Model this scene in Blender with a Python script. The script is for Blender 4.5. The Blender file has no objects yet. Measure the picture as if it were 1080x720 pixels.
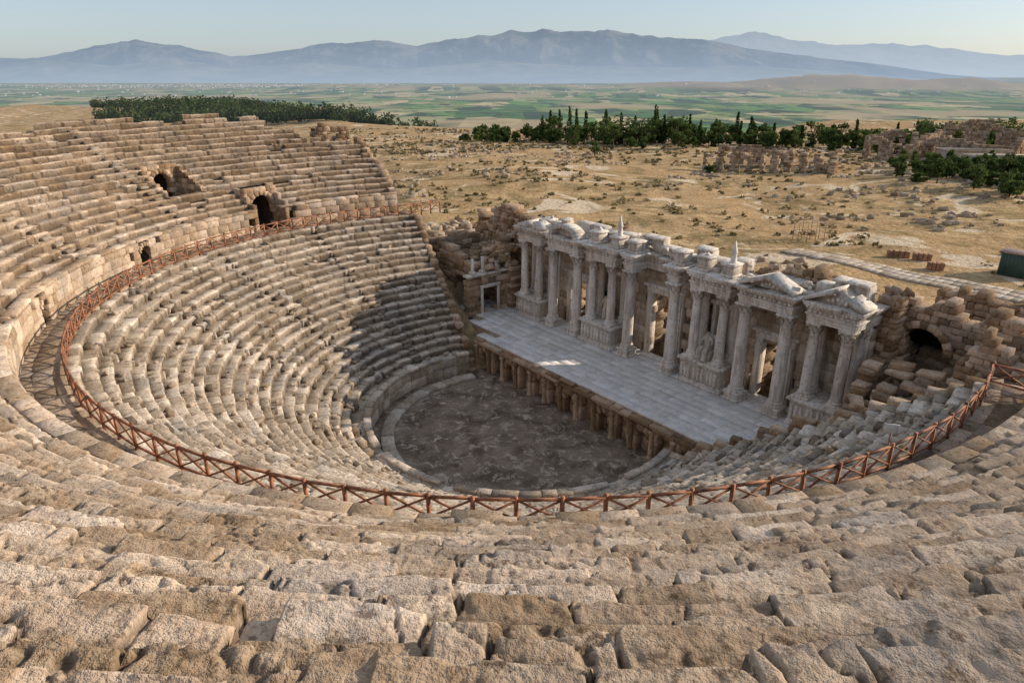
import bpy, math, random
import numpy as np
from mathutils import Vector, Matrix
random.seed(7); rng=np.random.default_rng(11)
sc=bpy.context.scene
TH=math.radians(-51.33); CX,CY=0.8,45.4
DV=np.array([math.cos(TH),math.sin(TH)]); BV=np.array([-math.sin(TH),math.cos(TH)])
ML=Matrix.Translation((CX,CY,0))@Matrix.Rotation(TH,4,'Z')
SUN_EL=math.radians(22); SUN_AZ=math.atan2(2.8,17.3)
def to_local(x,y):
    dx=x-CX; dy=y-CY
    return dx*DV[0]+dy*DV[1], dx*BV[0]+dy*BV[1]
def to_world(d,b): return CX+d*DV[0]+b*BV[0], CY+d*DV[1]+b*BV[1]
# ---------------- noise
def _h(x,y,z,s):
    with np.errstate(over='ignore'):
        h=(x.astype(np.uint32)*np.uint32(374761393)+y.astype(np.uint32)*np.uint32(668265263)+z.astype(np.uint32)*np.uint32(2246822519)+np.uint32(s*3266489917&0xffffffff))
        h=(h^(h>>np.uint32(13)))*np.uint32(1274126177); h=h^(h>>np.uint32(16))
    return h.astype(np.float64)/4294967295.0
def vn(x,y,z,s=0):
    x,y,z=np.broadcast_arrays(np.asarray(x,float),np.asarray(y,float),np.asarray(z,float))
    xi=np.floor(x).astype(np.int64);yi=np.floor(y).astype(np.int64);zi=np.floor(z).astype(np.int64)
    fx=x-xi;fy=y-yi;fz=z-zi
    fx=fx*fx*(3-2*fx);fy=fy*fy*(3-2*fy);fz=fz*fz*(3-2*fz)
    r=0
    for a in (0,1):
        wa=fx if a else 1-fx
        for b in (0,1):
            wb=fy if b else 1-fy
            for c in (0,1):
                wc=fz if c else 1-fz
                r=r+wa*wb*wc*_h(xi+a,yi+b,zi+c,s)
    return r*2-1
def fbm(x,y,z,o=3,s=0):
    r=0;a=1.0;t=0
    x=np.asarray(x,float);y=np.asarray(y,float);z=np.asarray(z,float)
    for i in range(o):
        r=r+a*vn(x,y,z,s+i*17); t+=a; a*=.5; x=x*2.03+3.1;y=y*2.03+1.7;z=z*2.03+.9
    return r/t
def sstep(a,b,x):
    t=np.clip((x-a)/(b-a),0,1); return t*t*(3-2*t)
# ---------------- mesh accumulator
class MB:
    def __init__(s): s.V=[];s.F=[];s.T=[];s.D=[];s.n=0
    def add(s,v,faces,tone=.5,dirt=0.):
        v=np.asarray(v,float).reshape(-1,3); k=len(v)
        s.V.append(v)
        s.T.append(np.broadcast_to(np.asarray(tone,float).ravel(),(k,)) if np.size(tone)==1 else np.asarray(tone,float).ravel())
        s.D.append(np.broadcast_to(np.asarray(dirt,float).ravel(),(k,)) if np.size(dirt)==1 else np.asarray(dirt,float).ravel())
        for f in faces:
            f=np.asarray(f)
            if f.ndim==1: f=f[None]
            s.F.append(f+s.n)
        s.n+=k
    def build(s,name,mat,local=True,smooth=False,parent=None):
        me=bpy.data.meshes.new(name)
        V=np.concatenate(s.V); me.vertices.add(len(V)); me.vertices.foreach_set('co',V.astype(np.float32).ravel())
        L=np.concatenate([f.ravel() for f in s.F]).astype(np.int32)
        tot=np.concatenate([np.full(len(f),f.shape[1]) for f in s.F]).astype(np.int32)
        st=np.concatenate([[0],np.cumsum(tot)[:-1]]).astype(np.int32)
        me.loops.add(len(L)); me.loops.foreach_set('vertex_index',L)
        me.polygons.add(len(tot)); me.polygons.foreach_set('loop_start',st)
        try: me.polygons.foreach_set('loop_total',tot)
        except Exception: pass
        me.update(calc_edges=True)
        a=me.attributes.new('tone','FLOAT','POINT'); a.data.foreach_set('value',np.concatenate(s.T).astype(np.float32))
        a=me.attributes.new('dirt','FLOAT','POINT'); a.data.foreach_set('value',np.concatenate(s.D).astype(np.float32))
        if smooth: me.polygons.foreach_set('use_smooth',np.ones(len(tot),bool))
        me.materials.append(mat); me.validate()
        ob=bpy.data.objects.new(name,me); sc.collection.objects.link(ob)
        if local: ob.matrix_world=ML
        if parent: ob.parent=parent
        return ob
    def boxes(s,c,dim,ang=0.,ch=.03,jit=.0,tone=None,tilt=0.,dirt=0.):
        c=np.asarray(c,float).reshape(-1,3);N=len(c)
        dim=np.broadcast_to(np.asarray(dim,float),(N,3)); ang=np.broadcast_to(np.asarray(ang,float),(N,))
        ch=np.minimum(ch,dim.min(1)*.3)
        v=SG[None]*(dim[:,None,:]/2-FL[None]*ch[:,None,None])
        if np.any(jit):
            cor=rng.uniform(-1,1,(N,8,3))*np.reshape(jit,(-1,1,1))
            v=v+cor[:,CI,:]
        if tilt:
            t=rng.normal(0,tilt,(N,2))
            z=v[...,2]+v[...,0]*t[:,0:1]+v[...,1]*t[:,1:2]
            v=np.stack([v[...,0]-v[...,2]*t[:,0:1],v[...,1]-v[...,2]*t[:,1:2],z],-1)
        ca=np.cos(ang)[:,None];sa=np.sin(ang)[:,None]
        x=v[...,0]*ca-v[...,1]*sa;y=v[...,0]*sa+v[...,1]*ca
        v=np.stack([x,y,v[...,2]],-1)+c[:,None,:]
        if tone is None: tone=rng.uniform(0,1,N)
        tone=np.broadcast_to(tone,(N,))
        fs=[]
        off=(np.arange(N)*len(SG))[:,None,None]
        for f in CF: fs.append((f[None]+off).reshape(-1,f.shape[1]))
        s.add(v.reshape(-1,3),fs,np.repeat(tone,len(SG)),dirt)
    def box(s,x0,x1,y0,y1,z0,z1,ch=.02,tone=.5,jit=0.):
        s.boxes([((x0+x1)/2,(y0+y1)/2,(z0+z1)/2)],[(abs(x1-x0),abs(y1-y0),abs(z1-z0))],0.,ch,jit,np.array([tone]))
    def lathe(s,cx,cy,z0,prof,seg=16,tone=.5,flute=0.):
        prof=np.array(prof,float);M=len(prof)
        a=np.arange(seg)/seg*2*math.pi
        R=prof[:,0][:,None]*np.ones(seg)[None]
        v=np.stack([cx+R*np.cos(a),cy+R*np.sin(a),z0+prof[:,1][:,None]+0*R],-1).reshape(-1,3)
        i=np.arange(M-1)[:,None]*seg;j=np.arange(seg)[None];j2=(j+1)%seg
        f=np.stack([i+j,i+j2,i+seg+j2,i+seg+j],-1).reshape(-1,4)
        cap=np.arange(seg)+(M-1)*seg
        s.add(v,[f,cap],tone)
import bmesh
_b=bmesh.new(); bmesh.ops.create_cube(_b,size=2.0)
bmesh.ops.bevel(_b,geom=list(_b.edges),offset=.2,segments=1,affect='EDGES',profile=.5)
_co=np.array([v.co[:] for v in _b.verts]); SG=np.sign(_co); FL=(np.abs(_co)<.95).astype(float)
CI=((SG[:,0]>0)*4+(SG[:,1]>0)*2+(SG[:,2]>0)*1).astype(int)
_q=[[v.index for v in f.verts] for f in _b.faces]
CF=[np.array([f for f in _q if len(f)==k]) for k in sorted(set(len(f) for f in _q))]
_b.free()
def empty(name,local=True):
    e=bpy.data.objects.new(name,None); sc.collection.objects.link(e); return e
# ---------------- materials
class NT:
    def __init__(s,name):
        s.m=bpy.data.materials.new(name); s.m.use_nodes=True; s.t=s.m.node_tree; s.t.nodes.clear()
        s.out=s.t.nodes.new('ShaderNodeOutputMaterial')
    def n(s,ty,inp={},**pr):
        nd=s.t.nodes.new('ShaderNode'+ty)
        for k,v in pr.items(): setattr(nd,k,v)
        for k,v in inp.items():
            if isinstance(v,bpy.types.NodeSocket): s.t.links.new(v,nd.inputs[k])
            else: nd.inputs[k].default_value=v
        return nd
    def math(s,op,a,b=0.,clamp=False):
        return s.n('Math',{0:a,1:b},operation=op,use_clamp=clamp).outputs[0]
    def mix(s,f,a,b,bt='MIX'):
        def c(v): return v if isinstance(v,bpy.types.NodeSocket) else (tuple(v)+(1,) if len(v)==3 else v)
        nd=s.n('Mix',{0:f,6:c(a),7:c(b)},data_type='RGBA',blend_type=bt); return nd.outputs[2]
    def mr(s,v,a,b,c,d):
        return s.n('MapRange',{0:v,1:a,2:b,3:c,4:d}).outputs[0]
    def noise(s,vec,scale,det=4,rough=.55,dist=0.):
        return s.n('TexNoise',{'Vector':vec,'Scale':scale,'Detail':det,'Roughness':rough,'Distortion':dist}).outputs[0]
    def attr(s,name): return s.n('Attribute',attribute_name=name).outputs['Fac']
    def pos(s): return s.n('NewGeometry').outputs['Position']
def stone(name,light,mid,dark,tonev=.45,bump=.5,bs=6.,pit=.5,lich=.35,rough=.92,dirt_shade_col=(.085,.06,.04),streak=0.,stain=.5):
    t=NT(name);p=t.pos()
    n1=t.noise(p,.35,3,.65);n2=t.noise(p,1.7,4,.7);n3=t.noise(p,12,2,.7)
    c=t.mix(t.mr(n2,.38,.62,0,1),mid,light)
    grey=tuple(.55*sum(mid)/3+.25*x for x in mid)
    c=t.mix(t.mr(n1,.50,.66,0,stain),c,grey)
    c=t.mix(t.mr(n1,.46,.34,0,stain*.7),c,tuple(.55*x+.45*y for x,y in zip(mid,dark)))
    c=t.mix(t.mr(n3,.5,.72,0,lich*.9),c,dark)
    nl=t.noise(p,4.2,3,.8)
    c=t.mix(t.mr(nl,.55,.66,0,lich*1.6),c,dark)
    if streak:
        sv=t.n('VectorMath',{0:p,1:(3.,3.,.35)},operation='MULTIPLY').outputs[0]
        c=t.mix(t.mr(t.noise(sv,1.,2,.7),.48,.66,0,streak),c,dark)
    tone=t.attr('tone')
    h=t.n('HueSaturation',{'Hue':.5,'Saturation':t.mr(tone,0,1,1.18,.85),'Value':t.mr(tone,0,1,1-tonev,1+tonev*.45),'Fac':1.0,'Color':c}).outputs[0]
    c=t.mix(t.mr(t.attr('dirt'),0,1,0,.9),h,dirt_shade_col)  # mixes in dirt together with painted crevice shade
    hh=t.noise(p,bs,4,.8)
    if pit>.3:
        vo=t.n('TexVoronoi',{'Vector':p,'Scale':bs*3.,'Randomness':1.}).outputs[0]
        hv=t.math('MULTIPLY',t.mr(vo,.0,.26,-1,0),t.math('MULTIPLY',t.mr(n2,.50,.62,0,1),pit))
        hh=t.math('ADD',hh,t.math('MULTIPLY',hv,.35))
        c=t.mix(t.math('MULTIPLY',hv,-.4,True),c,dark)
    bp=t.n('Bump',{'Strength':bump,'Distance':.07,'Height':hh}).outputs[0]
    if rough>.85: b=t.n('BsdfDiffuse',{'Color':c,'Normal':bp,'Roughness':.6})
    else:
        b=t.n('BsdfPrincipled',{'Base Color':c,'Roughness':rough,'Normal':bp}); b.inputs['Specular IOR Level'].default_value=.25
    t.t.links.new(b.outputs[0],t.out.inputs[0]); return t.m
def simple(name,col,rough=.7,var=.25,scale=3.,metal=0.):
    t=NT(name);p=t.pos();n=t.noise(p,scale,3)
    dk=tuple(x*(1-var*1.4) for x in col);lt=tuple(min(1,x*(1+var)) for x in col)
    c=t.mix(t.mr(n,.3,.7,0,1),dk,lt)
    b=t.n('BsdfPrincipled',{'Base Color':c,'Roughness':rough,'Metallic':metal})
    t.t.links.new(b.outputs[0],t.out.inputs[0]); return t.m
M_up=stone('weathered_travertine',(.78,.61,.45),(.58,.42,.29),(.20,.135,.09),.38,1.,6.,.7,.5,stain=.6)
M_lo=stone('seat_travertine',(.80,.67,.53),(.60,.475,.355),(.19,.14,.10),.42,.9,5.,.6,.5,stain=.6)
M_wall=stone('rubble_masonry',(.64,.46,.31),(.46,.32,.205),(.18,.12,.08),.5,.9,3.,.6,.5)
M_mar=stone('white_marble',(.86,.81,.74),(.76,.67,.57),(.34,.25,.18),.26,.6,5.,.2,.40,.6,(.25,.20,.15),.65,.45)
M_marw=stone('aged_marble_wall',(.66,.55,.43),(.52,.41,.30),(.24,.165,.11),.38,.7,4.,.2,.45,.7,(.25,.2,.15),.55,.5)
M_floor=stone('stage_marble',(.84,.79,.74),(.70,.65,.60),(.40,.35,.30),.16,.25,4.,.2,.3,.7,stain=.4)
M_rock=stone('loose_rock',(.62,.48,.35),(.45,.335,.23),(.19,.14,.10),.45,.8,3.,.5,.4)
M_rail=simple('rusty_painted_wood',(.31,.125,.06),.7,.45,4.)
M_dark=simple('painted_passage_shade',(.06,.045,.035),.95,.3,2.)  # near-black colour paints the shade inside passages, niches and the vault
M_brick=simple('brick_stack',(.36,.19,.11),.9,.3,2.)
M_green=simple('green_paint',(.035,.075,.06),.5,.2,1.)
M_white=simple('sign_white',(.75,.74,.70),.5,.08,3.)
M_steel=simple('scaffold_steel',(.30,.20,.15),.6,.3,3.)
M_bark=simple('bark',(.12,.085,.06),.9,.3,4.)
M_plaster=simple('ochre_plaster',(.42,.34,.26),.9,.2,1.)
M_glass=simple('dark_window',(.03,.03,.035),.3,.2,1.)
def leafmat(name,c1,c2,haze=0.):
    t=NT(name)
    c=t.mix(t.attr('tone'),c1,c2)
    d=t.n('BsdfDiffuse',{'Color':c}); tr=t.n('BsdfTranslucent',{'Color':c})
    m=t.n('MixShader',{0:.3,1:d.outputs[0],2:tr.outputs[0]})
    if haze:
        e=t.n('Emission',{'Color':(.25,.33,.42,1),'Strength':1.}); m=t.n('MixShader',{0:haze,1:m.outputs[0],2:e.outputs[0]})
    t.t.links.new(m.outputs[0],t.out.inputs[0]); return t.m
M_leaf=leafmat('tree_foliage',(.035,.06,.018),(.12,.16,.05))
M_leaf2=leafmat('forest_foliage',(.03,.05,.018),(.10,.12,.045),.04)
M_shrub=leafmat('dry_shrub_foliage',(.13,.11,.05),(.30,.24,.12))
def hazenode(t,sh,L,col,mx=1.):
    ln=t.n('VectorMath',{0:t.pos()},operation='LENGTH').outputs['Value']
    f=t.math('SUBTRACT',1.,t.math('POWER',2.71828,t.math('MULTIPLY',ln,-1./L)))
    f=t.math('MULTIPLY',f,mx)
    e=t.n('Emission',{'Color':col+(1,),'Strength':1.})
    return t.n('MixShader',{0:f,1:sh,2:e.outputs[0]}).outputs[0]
def ground_mat():
    t=NT('dry_ground');p=t.pos();sx=t.n('SeparateXYZ',{0:p});z=sx.outputs[2]
    n1=t.noise(p,.035,4,.65);n2=t.noise(p,.3,4,.72);n3=t.noise(p,2.2,3,.75)
    c=t.mix(t.mr(n2,.38,.62,0,1),(.36,.235,.12),(.66,.47,.26))
    c=t.mix(t.mr(n1,.42,.58,0,.75),c,(.52,.34,.18))
    c=t.mix(t.mr(t.noise(p,.09,4,.72,1.),.50,.60,0,.75),c,(.22,.17,.08))
    c=t.mix(t.mr(t.noise(p,.045,3,.6,2.5),.58,.62,0,.8),c,(.78,.64,.47))
    c=t.mix(t.mr(n3,.49,.66,0,.7),c,(.16,.11,.055))
    sc_=t.n('VectorMath',{0:p,1:(.0030,.0012,0)},operation='MULTIPLY').outputs[0]
    vo=t.n('TexVoronoi',{'Vector':sc_,'Scale':1.7,'Randomness':.9}).outputs['Color']
    r=t.n('ValToRGB',{0:t.n('SeparateColor',{0:vo}).outputs[0]});cr=r.color_ramp;cr.interpolation='CONSTANT'
    cols=[(0,(.06,.14,.03)),(.22,(.12,.24,.05)),(.42,(.21,.26,.07)),(.56,(.54,.43,.23)),(.7,(.025,.06,.018)),(.85,(.33,.34,.14))]
    cr.elements[0].position=0;cr.elements[0].color=cols[0][1]+(1,);cr.elements[1].position=cols[1][0];cr.elements[1].color=cols[1][1]+(1,)
    for a,b in cols[2:]:
        e=cr.elements.new(a);e.color=b+(1,)
    pl=t.mix(t.mr(t.noise(p,.0012,4,.6),.48,.62,0,.4),r.outputs[0],(.15,.20,.06))
    pl=t.mix(t.mr(t.noise(p,.006,4,.7),.53,.57,0,.95),pl,(.015,.045,.015))
    pl=t.mix(t.mr(t.noise(p,.0006,3,.6),.52,.58,0,.8),pl,(.46,.34,.19))
    pl=t.mix(t.mr(z,-165,-120,0,1),pl,(.36,.27,.18))
    hill=t.mix(t.mr(t.noise(p,.01,5,.7),.45,.55,0,1),(.36,.27,.15),(.13,.13,.055))
    near=t.math('LESS_THAN',sx.outputs[1],2600.)
    low=t.mix(t.math('MULTIPLY',near,t.mr(z,-120,-165,1,0)),pl,hill)
    c=t.mix(t.mr(z,-18,-50,0,1),c,low)
    bp=t.n('Bump',{'Strength':1.,'Distance':.35,'Height':t.noise(p,1.3,4,.75)}).outputs[0]
    b=t.n('BsdfDiffuse',{'Color':c,'Normal':bp})
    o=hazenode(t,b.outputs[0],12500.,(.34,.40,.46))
    t.t.links.new(o,t.out.inputs[0]); return t.m
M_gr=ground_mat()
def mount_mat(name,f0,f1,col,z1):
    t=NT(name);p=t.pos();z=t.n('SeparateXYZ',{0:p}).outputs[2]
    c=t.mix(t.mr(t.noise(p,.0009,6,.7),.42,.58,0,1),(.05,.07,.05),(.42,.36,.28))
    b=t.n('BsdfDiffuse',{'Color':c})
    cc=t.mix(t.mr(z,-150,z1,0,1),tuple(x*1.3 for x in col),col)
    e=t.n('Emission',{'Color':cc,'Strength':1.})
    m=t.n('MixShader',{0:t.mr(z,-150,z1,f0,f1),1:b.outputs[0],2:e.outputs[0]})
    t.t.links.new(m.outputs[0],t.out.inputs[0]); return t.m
def orch_mat():
    t=NT('orchestra_earth');p=t.pos()
    c=t.mix(t.mr(t.noise(p,.5,4,.7,.5),.38,.62,0,1),(.14,.10,.07),(.31,.235,.175))
    c=t.mix(t.mr(t.noise(p,1.2,5,.75,.8),.52,.64,0,.85),c,(.58,.47,.37))
    c=t.mix(t.mr(t.noise(p,7,4,.75),.5,.7,0,.6),c,(.10,.07,.05))
    bp=t.n('Bump',{'Strength':.7,'Distance':.06,'Height':t.noise(p,5,4,.75)}).outputs[0]
    b=t.n('BsdfDiffuse',{'Color':c,'Normal':bp}); t.t.links.new(b.outputs[0],t.out.inputs[0]);return t.m
M_orch=orch_mat()
# ---------------- cavea rows
CAMD,CAMB=to_local(0.,0.)
def adaptive(a,b,r0,z0,k=.0034,lo=.02,hi=.11):
    ph=np.linspace(a,b,4000)
    D=np.sqrt((r0*np.sin(ph)-CAMD)**2+(-r0*np.cos(ph)-CAMB)**2+(z0-25)**2)
    w=1/np.clip(k*D,lo,hi)*r0
    cum=np.concatenate([[0],np.cumsum((w[1:]+w[:-1])/2*np.diff(ph))])
    n=int(cum[-1])+2
    return np.interp(np.linspace(0,cum[-1],n),cum,ph)
def build_rows(name,r_s,z_s,nr,run,rise,lim,mat,rough=1.,cut=None,finefrom=1e9,bl=(.7,1.9),seed=0):
    mb=MB()
    for i in range(nr):
        r0=r_s+i*run;z0=z_s+i*rise
        L=lim(i,r0)
        if L is None: continue
        a,b=L
        ph=adaptive(a,b,r0,z0);s=ph*r0;K=len(ph)
        R=np.random.default_rng(seed+i)
        fine=r0>finefrom
        edges=[s[0]-R.uniform(0,1)]
        while edges[-1]<s[-1]: edges.append(edges[-1]+R.uniform(*bl)*(1. if R.random()>.15 else .45))
        edges=np.array(edges+[edges[-1]+1]);nb=len(edges)
        bid=np.clip(np.searchsorted(edges,s)-1,0,nb-2)
        e0=edges[bid];e1=edges[bid+1];scn=(e0+e1)/2
        dz=R.normal(0,.022,nb)*rough;dr=R.normal(0,.035,nb)*rough
        miss=R.random(nb)<(.05 if fine else .09); dz[miss]-=R.uniform(.04,.22,nb)[miss]; dr[miss]+=R.uniform(.0,.18,nb)[miss]
        tl=R.normal(0,.016,nb)*rough;tone=np.clip(R.normal(.5,.28,nb),0,1)
        nrz,ntr=(9,17) if fine else (4,6)
        hz=np.linspace(-.14,rise,nrz+1)[:-1]; rt=np.linspace(0,1,ntr)**1.25*(run+.12)
        rho=np.concatenate([np.zeros(nrz),rt]);hh=np.concatenate([hz,np.full(ntr,rise)])
        isr=np.concatenate([np.ones(nrz),np.zeros(ntr)])
        dn=np.concatenate([rise-hz,rt]);wn=np.exp(-(dn/.06)**2);hw=np.clip(hh/rise,0,1)
        wr=np.concatenate([np.ones(nrz),np.exp(-(rt/.12)**2)])
        S=s[:,None];PH=ph[:,None]
        gr=np.gradient(s)
        sl=R.normal(0,.14,nb)
        rr=r0+rho[None]+0*S;zz=z0+hh[None]+0*S
        x=rr*np.sin(PH);y=-rr*np.cos(PH)
        f1=fbm(x*2.1,y*2.1,zz*2.1,3,seed+3);
        wob=.06*f1+sl[bid][:,None]*(rho[None]-.3)
        djm=np.minimum(S-e0[:,None]+wob,e1[:,None]-S+wob)
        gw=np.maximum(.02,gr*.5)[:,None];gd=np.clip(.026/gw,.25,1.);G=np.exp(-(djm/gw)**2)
        ero=.07*np.clip(fbm(S*.9,i*7.3,0,3,seed)*1.8+.1,0,1)+.05*np.clip(vn(S*5.5,i*3.1,0,seed+5),0,1)
        ero=ero*rough
        if fine:
            f2=fbm(x*9,y*9,zz*9,3,seed+9); f3=np.clip(fbm(x*3.6,y*3.6,zz*3.6,3,seed+29)-.33,0,1); f4=vn(x*34,y*34,zz*34,seed+39)
            cr=np.exp(-(fbm(x*.7,y*.7,zz*.7,4,seed+49)/.012)**2)
        else: f2=0.;f3=0.;f4=0.;cr=0.
        off_z=(dz[bid][:,None]+tl[bid][:,None]*(S-scn[:,None]))*hw[None]
        off_z=off_z-wn[None]*ero*.8+.02*f1*rough*hw[None]+.018*f2*hw[None]-.14*f3*hw[None]-.12*G*gd*(1-isr)[None]+.007*f4-.055*cr
        off_r=dr[bid][:,None]*wr[None]+wn[None]*ero+ (.02*f1*rough+.022*f2+.10*G*gd+.008*f4+.05*cr)*wr[None]+ .1*f3*isr[None]
        rr=rr+off_r;zz=zz+off_z
        v=np.stack([rr*np.sin(PH),-rr*np.cos(PH),zz],-1)
        M=len(rho)
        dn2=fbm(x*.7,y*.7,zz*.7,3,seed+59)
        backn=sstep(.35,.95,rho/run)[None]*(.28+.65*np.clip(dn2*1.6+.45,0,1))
        dirt=np.clip(backn*(1-isr)[None]+1.*G*np.clip(gd*1.5,0,1)+.8*cr+isr[None]*(.45+.35*dn2+.35*np.clip(1-hh/rise,0,1)[None])+1.*f3+.25*np.clip(f2*2-.3,0,1),0,1)  # dirt plus occlusion-like shade painted into joints, risers and tread backs
        ii=np.arange(K-1)[:,None]*M;jj=np.arange(M-1)[None]
        f=np.stack([ii+jj,ii+M+jj,ii+M+jj+1,ii+jj+1],-1)
        keep=np.ones((K-1,),bool)
        if cut is not None: keep&=~cut(r0,(ph[1:]+ph[:-1])/2)
        f=f[keep].reshape(-1,4)
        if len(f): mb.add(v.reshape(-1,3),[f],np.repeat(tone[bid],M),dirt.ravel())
    return mb.build(name,mat)
AL=math.radians(14.5)
RL0,ZL0,NL,RUNL,RISEL=11.8,1.75,21,.70,.455
cav=empty('ancient_theatre_seating')
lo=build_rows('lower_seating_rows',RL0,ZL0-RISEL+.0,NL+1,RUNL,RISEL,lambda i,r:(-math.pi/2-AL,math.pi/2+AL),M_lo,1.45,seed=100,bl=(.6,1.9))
lo.parent=cav
ztop_lo=ZL0+NL*RISEL
RU0,ZU0,NU,RUNU,RISEU=29.3,13.25,26,.68,.43
VPH=math.radians(-76.5);PPH=math.radians(-65.2)
def cutU(r0,ph):
    m=np.zeros(len(ph),bool)
    if r0<32.6: m|=np.abs(ph-VPH)*r0<1.55
    if 32.2<r0<36.0: m|=np.abs(ph-PPH)*r0<1.7
    if r0>40.6: m|=(ph<-.3)&(vn(ph*14,r0*.8,0,77)>(.7-(r0-40.6)*.5))
    m|=(ph<-1.42)&(r0>41.-(-1.42-ph)*14+1.2*vn(ph*30,0,0,71))
    return m
def limU(i,r0):
    al=math.asin(6.6/r0)
    a=-math.pi/2-al
    if r0>41.9: a=-.15
    return a,math.pi/2+al
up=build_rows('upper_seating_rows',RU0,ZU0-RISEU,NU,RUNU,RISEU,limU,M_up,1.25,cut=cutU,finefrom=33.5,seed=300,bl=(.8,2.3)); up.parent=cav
# stairs
mb=MB()
for sp in np.radians([-82.5,-60,-37.5,-15,7.5,30,52.5,75,97]):
    for i in range(NL+1):
        r=RL0+i*RUNL;z=ZL0+(i-1)*RISEL
        rr=r-.17
        mb.boxes([(rr*math.sin(sp),-rr*math.cos(sp),z+RISEL*.24)],[(.72,.36,RISEL*.52)],sp,.03,.03,None,.02,dirt=.8)  # steps darkened in colour for their shaded sides as well as wear
        for sg in(-1,1):
            if random.random()<.5:
                p2=sp+sg*.5/rr;r3=r+.1
                mb.boxes([(r3*math.sin(p2),-r3*math.cos(p2),z+RISEL*.5+random.uniform(-.06,.03))],[(random.uniform(.14,.22),.45,RISEL*1.0+random.uniform(0,.08))],sp+random.gauss(0,.1),.05,.05,None,.05,dirt=.35)
for sp in np.radians([-60,-37.5,-15,7.5,20,67]):
    for i in range(NU-3):
        r=RU0+i*RUNU;z=ZU0+(i-1)*RISEU
        if r>41.5 and sp<0: continue
        if math.hypot(r*math.sin(sp)-CAMD,-r*math.cos(sp)-CAMB)<9: continue
        rr=r-.16
        mb.boxes([(rr*math.sin(sp),-rr*math.cos(sp),z+RISEU*.24)],[(.8,.34,RISEU*.5)],sp,.03,.03,None,.02,dirt=.6)  # same painted shade and wear on the upper steps
mb.build('stairway_steps',M_lo,parent=cav)
def ring(mb,r0,r1,z0,z1,a,b,bl,ch=.03,jit=.02,gap=.02,zj=0.02,skip=0.,dirt=0.):
    rm=(r0+r1)/2;s=a*rm
    C=[];Dm=[];A=[]
    while s<b*rm:
        l=random.uniform(*bl);p=(s+l/2)/rm;s+=l
        if random.random()<skip: continue
        q=rm+random.gauss(0,.012)
        C.append((q*math.sin(p),-q*math.cos(p),(z0+z1)/2+random.gauss(0,zj)));Dm.append((l-gap,r1-r0,z1-z0));A.append(p)
    mb.boxes(C,Dm,np.array(A),ch,jit,dirt=dirt)
E=math.pi/2+AL
mb=MB()
ring(mb,11.25,11.8,0,.9,-E,E,(.8,1.3));ring(mb,11.2,11.85,.9,1.72,-E,E,(.8,1.5))
ring(mb,11.08,11.6,1.73,1.95,-E,E,(.9,1.6),skip=.15)
ring(mb,9.55,10.5,-.1,.24,-math.pi/2-.25,math.pi/2+.25,(.7,1.4),zj=.015)
mb.build('orchestra_ring_wall',M_lo,parent=cav)
mb=MB()
ring(mb,RL0+(NL+1)*RUNL-.1,27.6,10.9,ztop_lo+.0,-E,E,(.8,1.5),zj=.015,dirt=.25)
ring(mb,27.55,28.5,10.9,ztop_lo-.02,-E,E,(.8,1.5),zj=.015,dirt=.5)
ring(mb,28.45,29.6,10.9,ztop_lo-.03,-E,E,(.8,1.5),zj=.015,dirt=.5)
mb.build('walkway_paving',M_up,parent=cav)
NICH=[math.radians(-48.7),math.radians(-22.8)]
mb=MB()
zc=[ztop_lo-.05,11.95,12.6,13.1]
for k in range(3):
    rm=29.25;s=-(math.pi/2+.22)*rm
    C=[];Dm=[];A=[]
    while s<(math.pi/2+.22)*rm:
        l=random.uniform(.9,1.7);p=(s+l/2)/rm;s+=l
        if abs(p-VPH)*rm<1.7+l*.4: continue
        if any(abs(p-q)*rm<.55+l*.4 for q in NICH): continue
        C.append((rm*math.sin(p),-rm*math.cos(p),(zc[k]+zc[k+1])/2));Dm.append((l-.02,.6,zc[k+1]-zc[k]-.015));A.append(p)
    mb.boxes(C,Dm,np.array(A),.03,.02,dirt=.12)
    for q in NICH:
        for sg in (-1,1):
            p=q+sg*.95/rm
            mb.boxes([(rm*math.sin(p),-rm*math.cos(p),(zc[k]+zc[k+1])/2)],[(.75,.62,zc[k+1]-zc[k]-.01)],p,.03,.02)
ring(mb,29.05,29.75,13.11,13.3,-(math.pi/2+.22),VPH-1.6/29.3,(1,1.8),skip=.06);ring(mb,29.05,29.75,13.11,13.3,VPH+1.6/29.3,math.pi/2+.22,(1,1.8),skip=.06)
for q in NICH:
    for k in range(7):
        a=math.pi*(k+.5)/7;x=.62*math.cos(a);z=12.35+.55*math.sin(a);p=q+x/29.1
        mb.boxes([(28.98*math.sin(p),-28.98*math.cos(p),z)],[(.2,.3,.3)],p,.03,.02)
mb.build('walkway_retaining_wall',M_up,parent=cav)
def polar(r,p): return r*math.sin(p),-r*math.cos(p)
def pframe(ph,r):
    def f(P):
        P=np.asarray(P,float);c,s_=math.cos(ph),math.sin(ph)
        x=P[:,0]*c+(r+P[:,1])*s_;y=P[:,0]*s_-(r+P[:,1])*c
        return np.stack([x,y,P[:,2]],-1)
    return f
def pboxes(mb,ph,r,cs,ds,ch=.03,jit=.02):
    c=pframe(ph,r)(cs); mb.boxes(c,ds,ph,ch,jit)
QF=np.array([[0,1,3,2],[4,6,7,5],[0,2,6,4],[1,5,7,3],[0,4,5,1],[2,3,7,6]])
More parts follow.
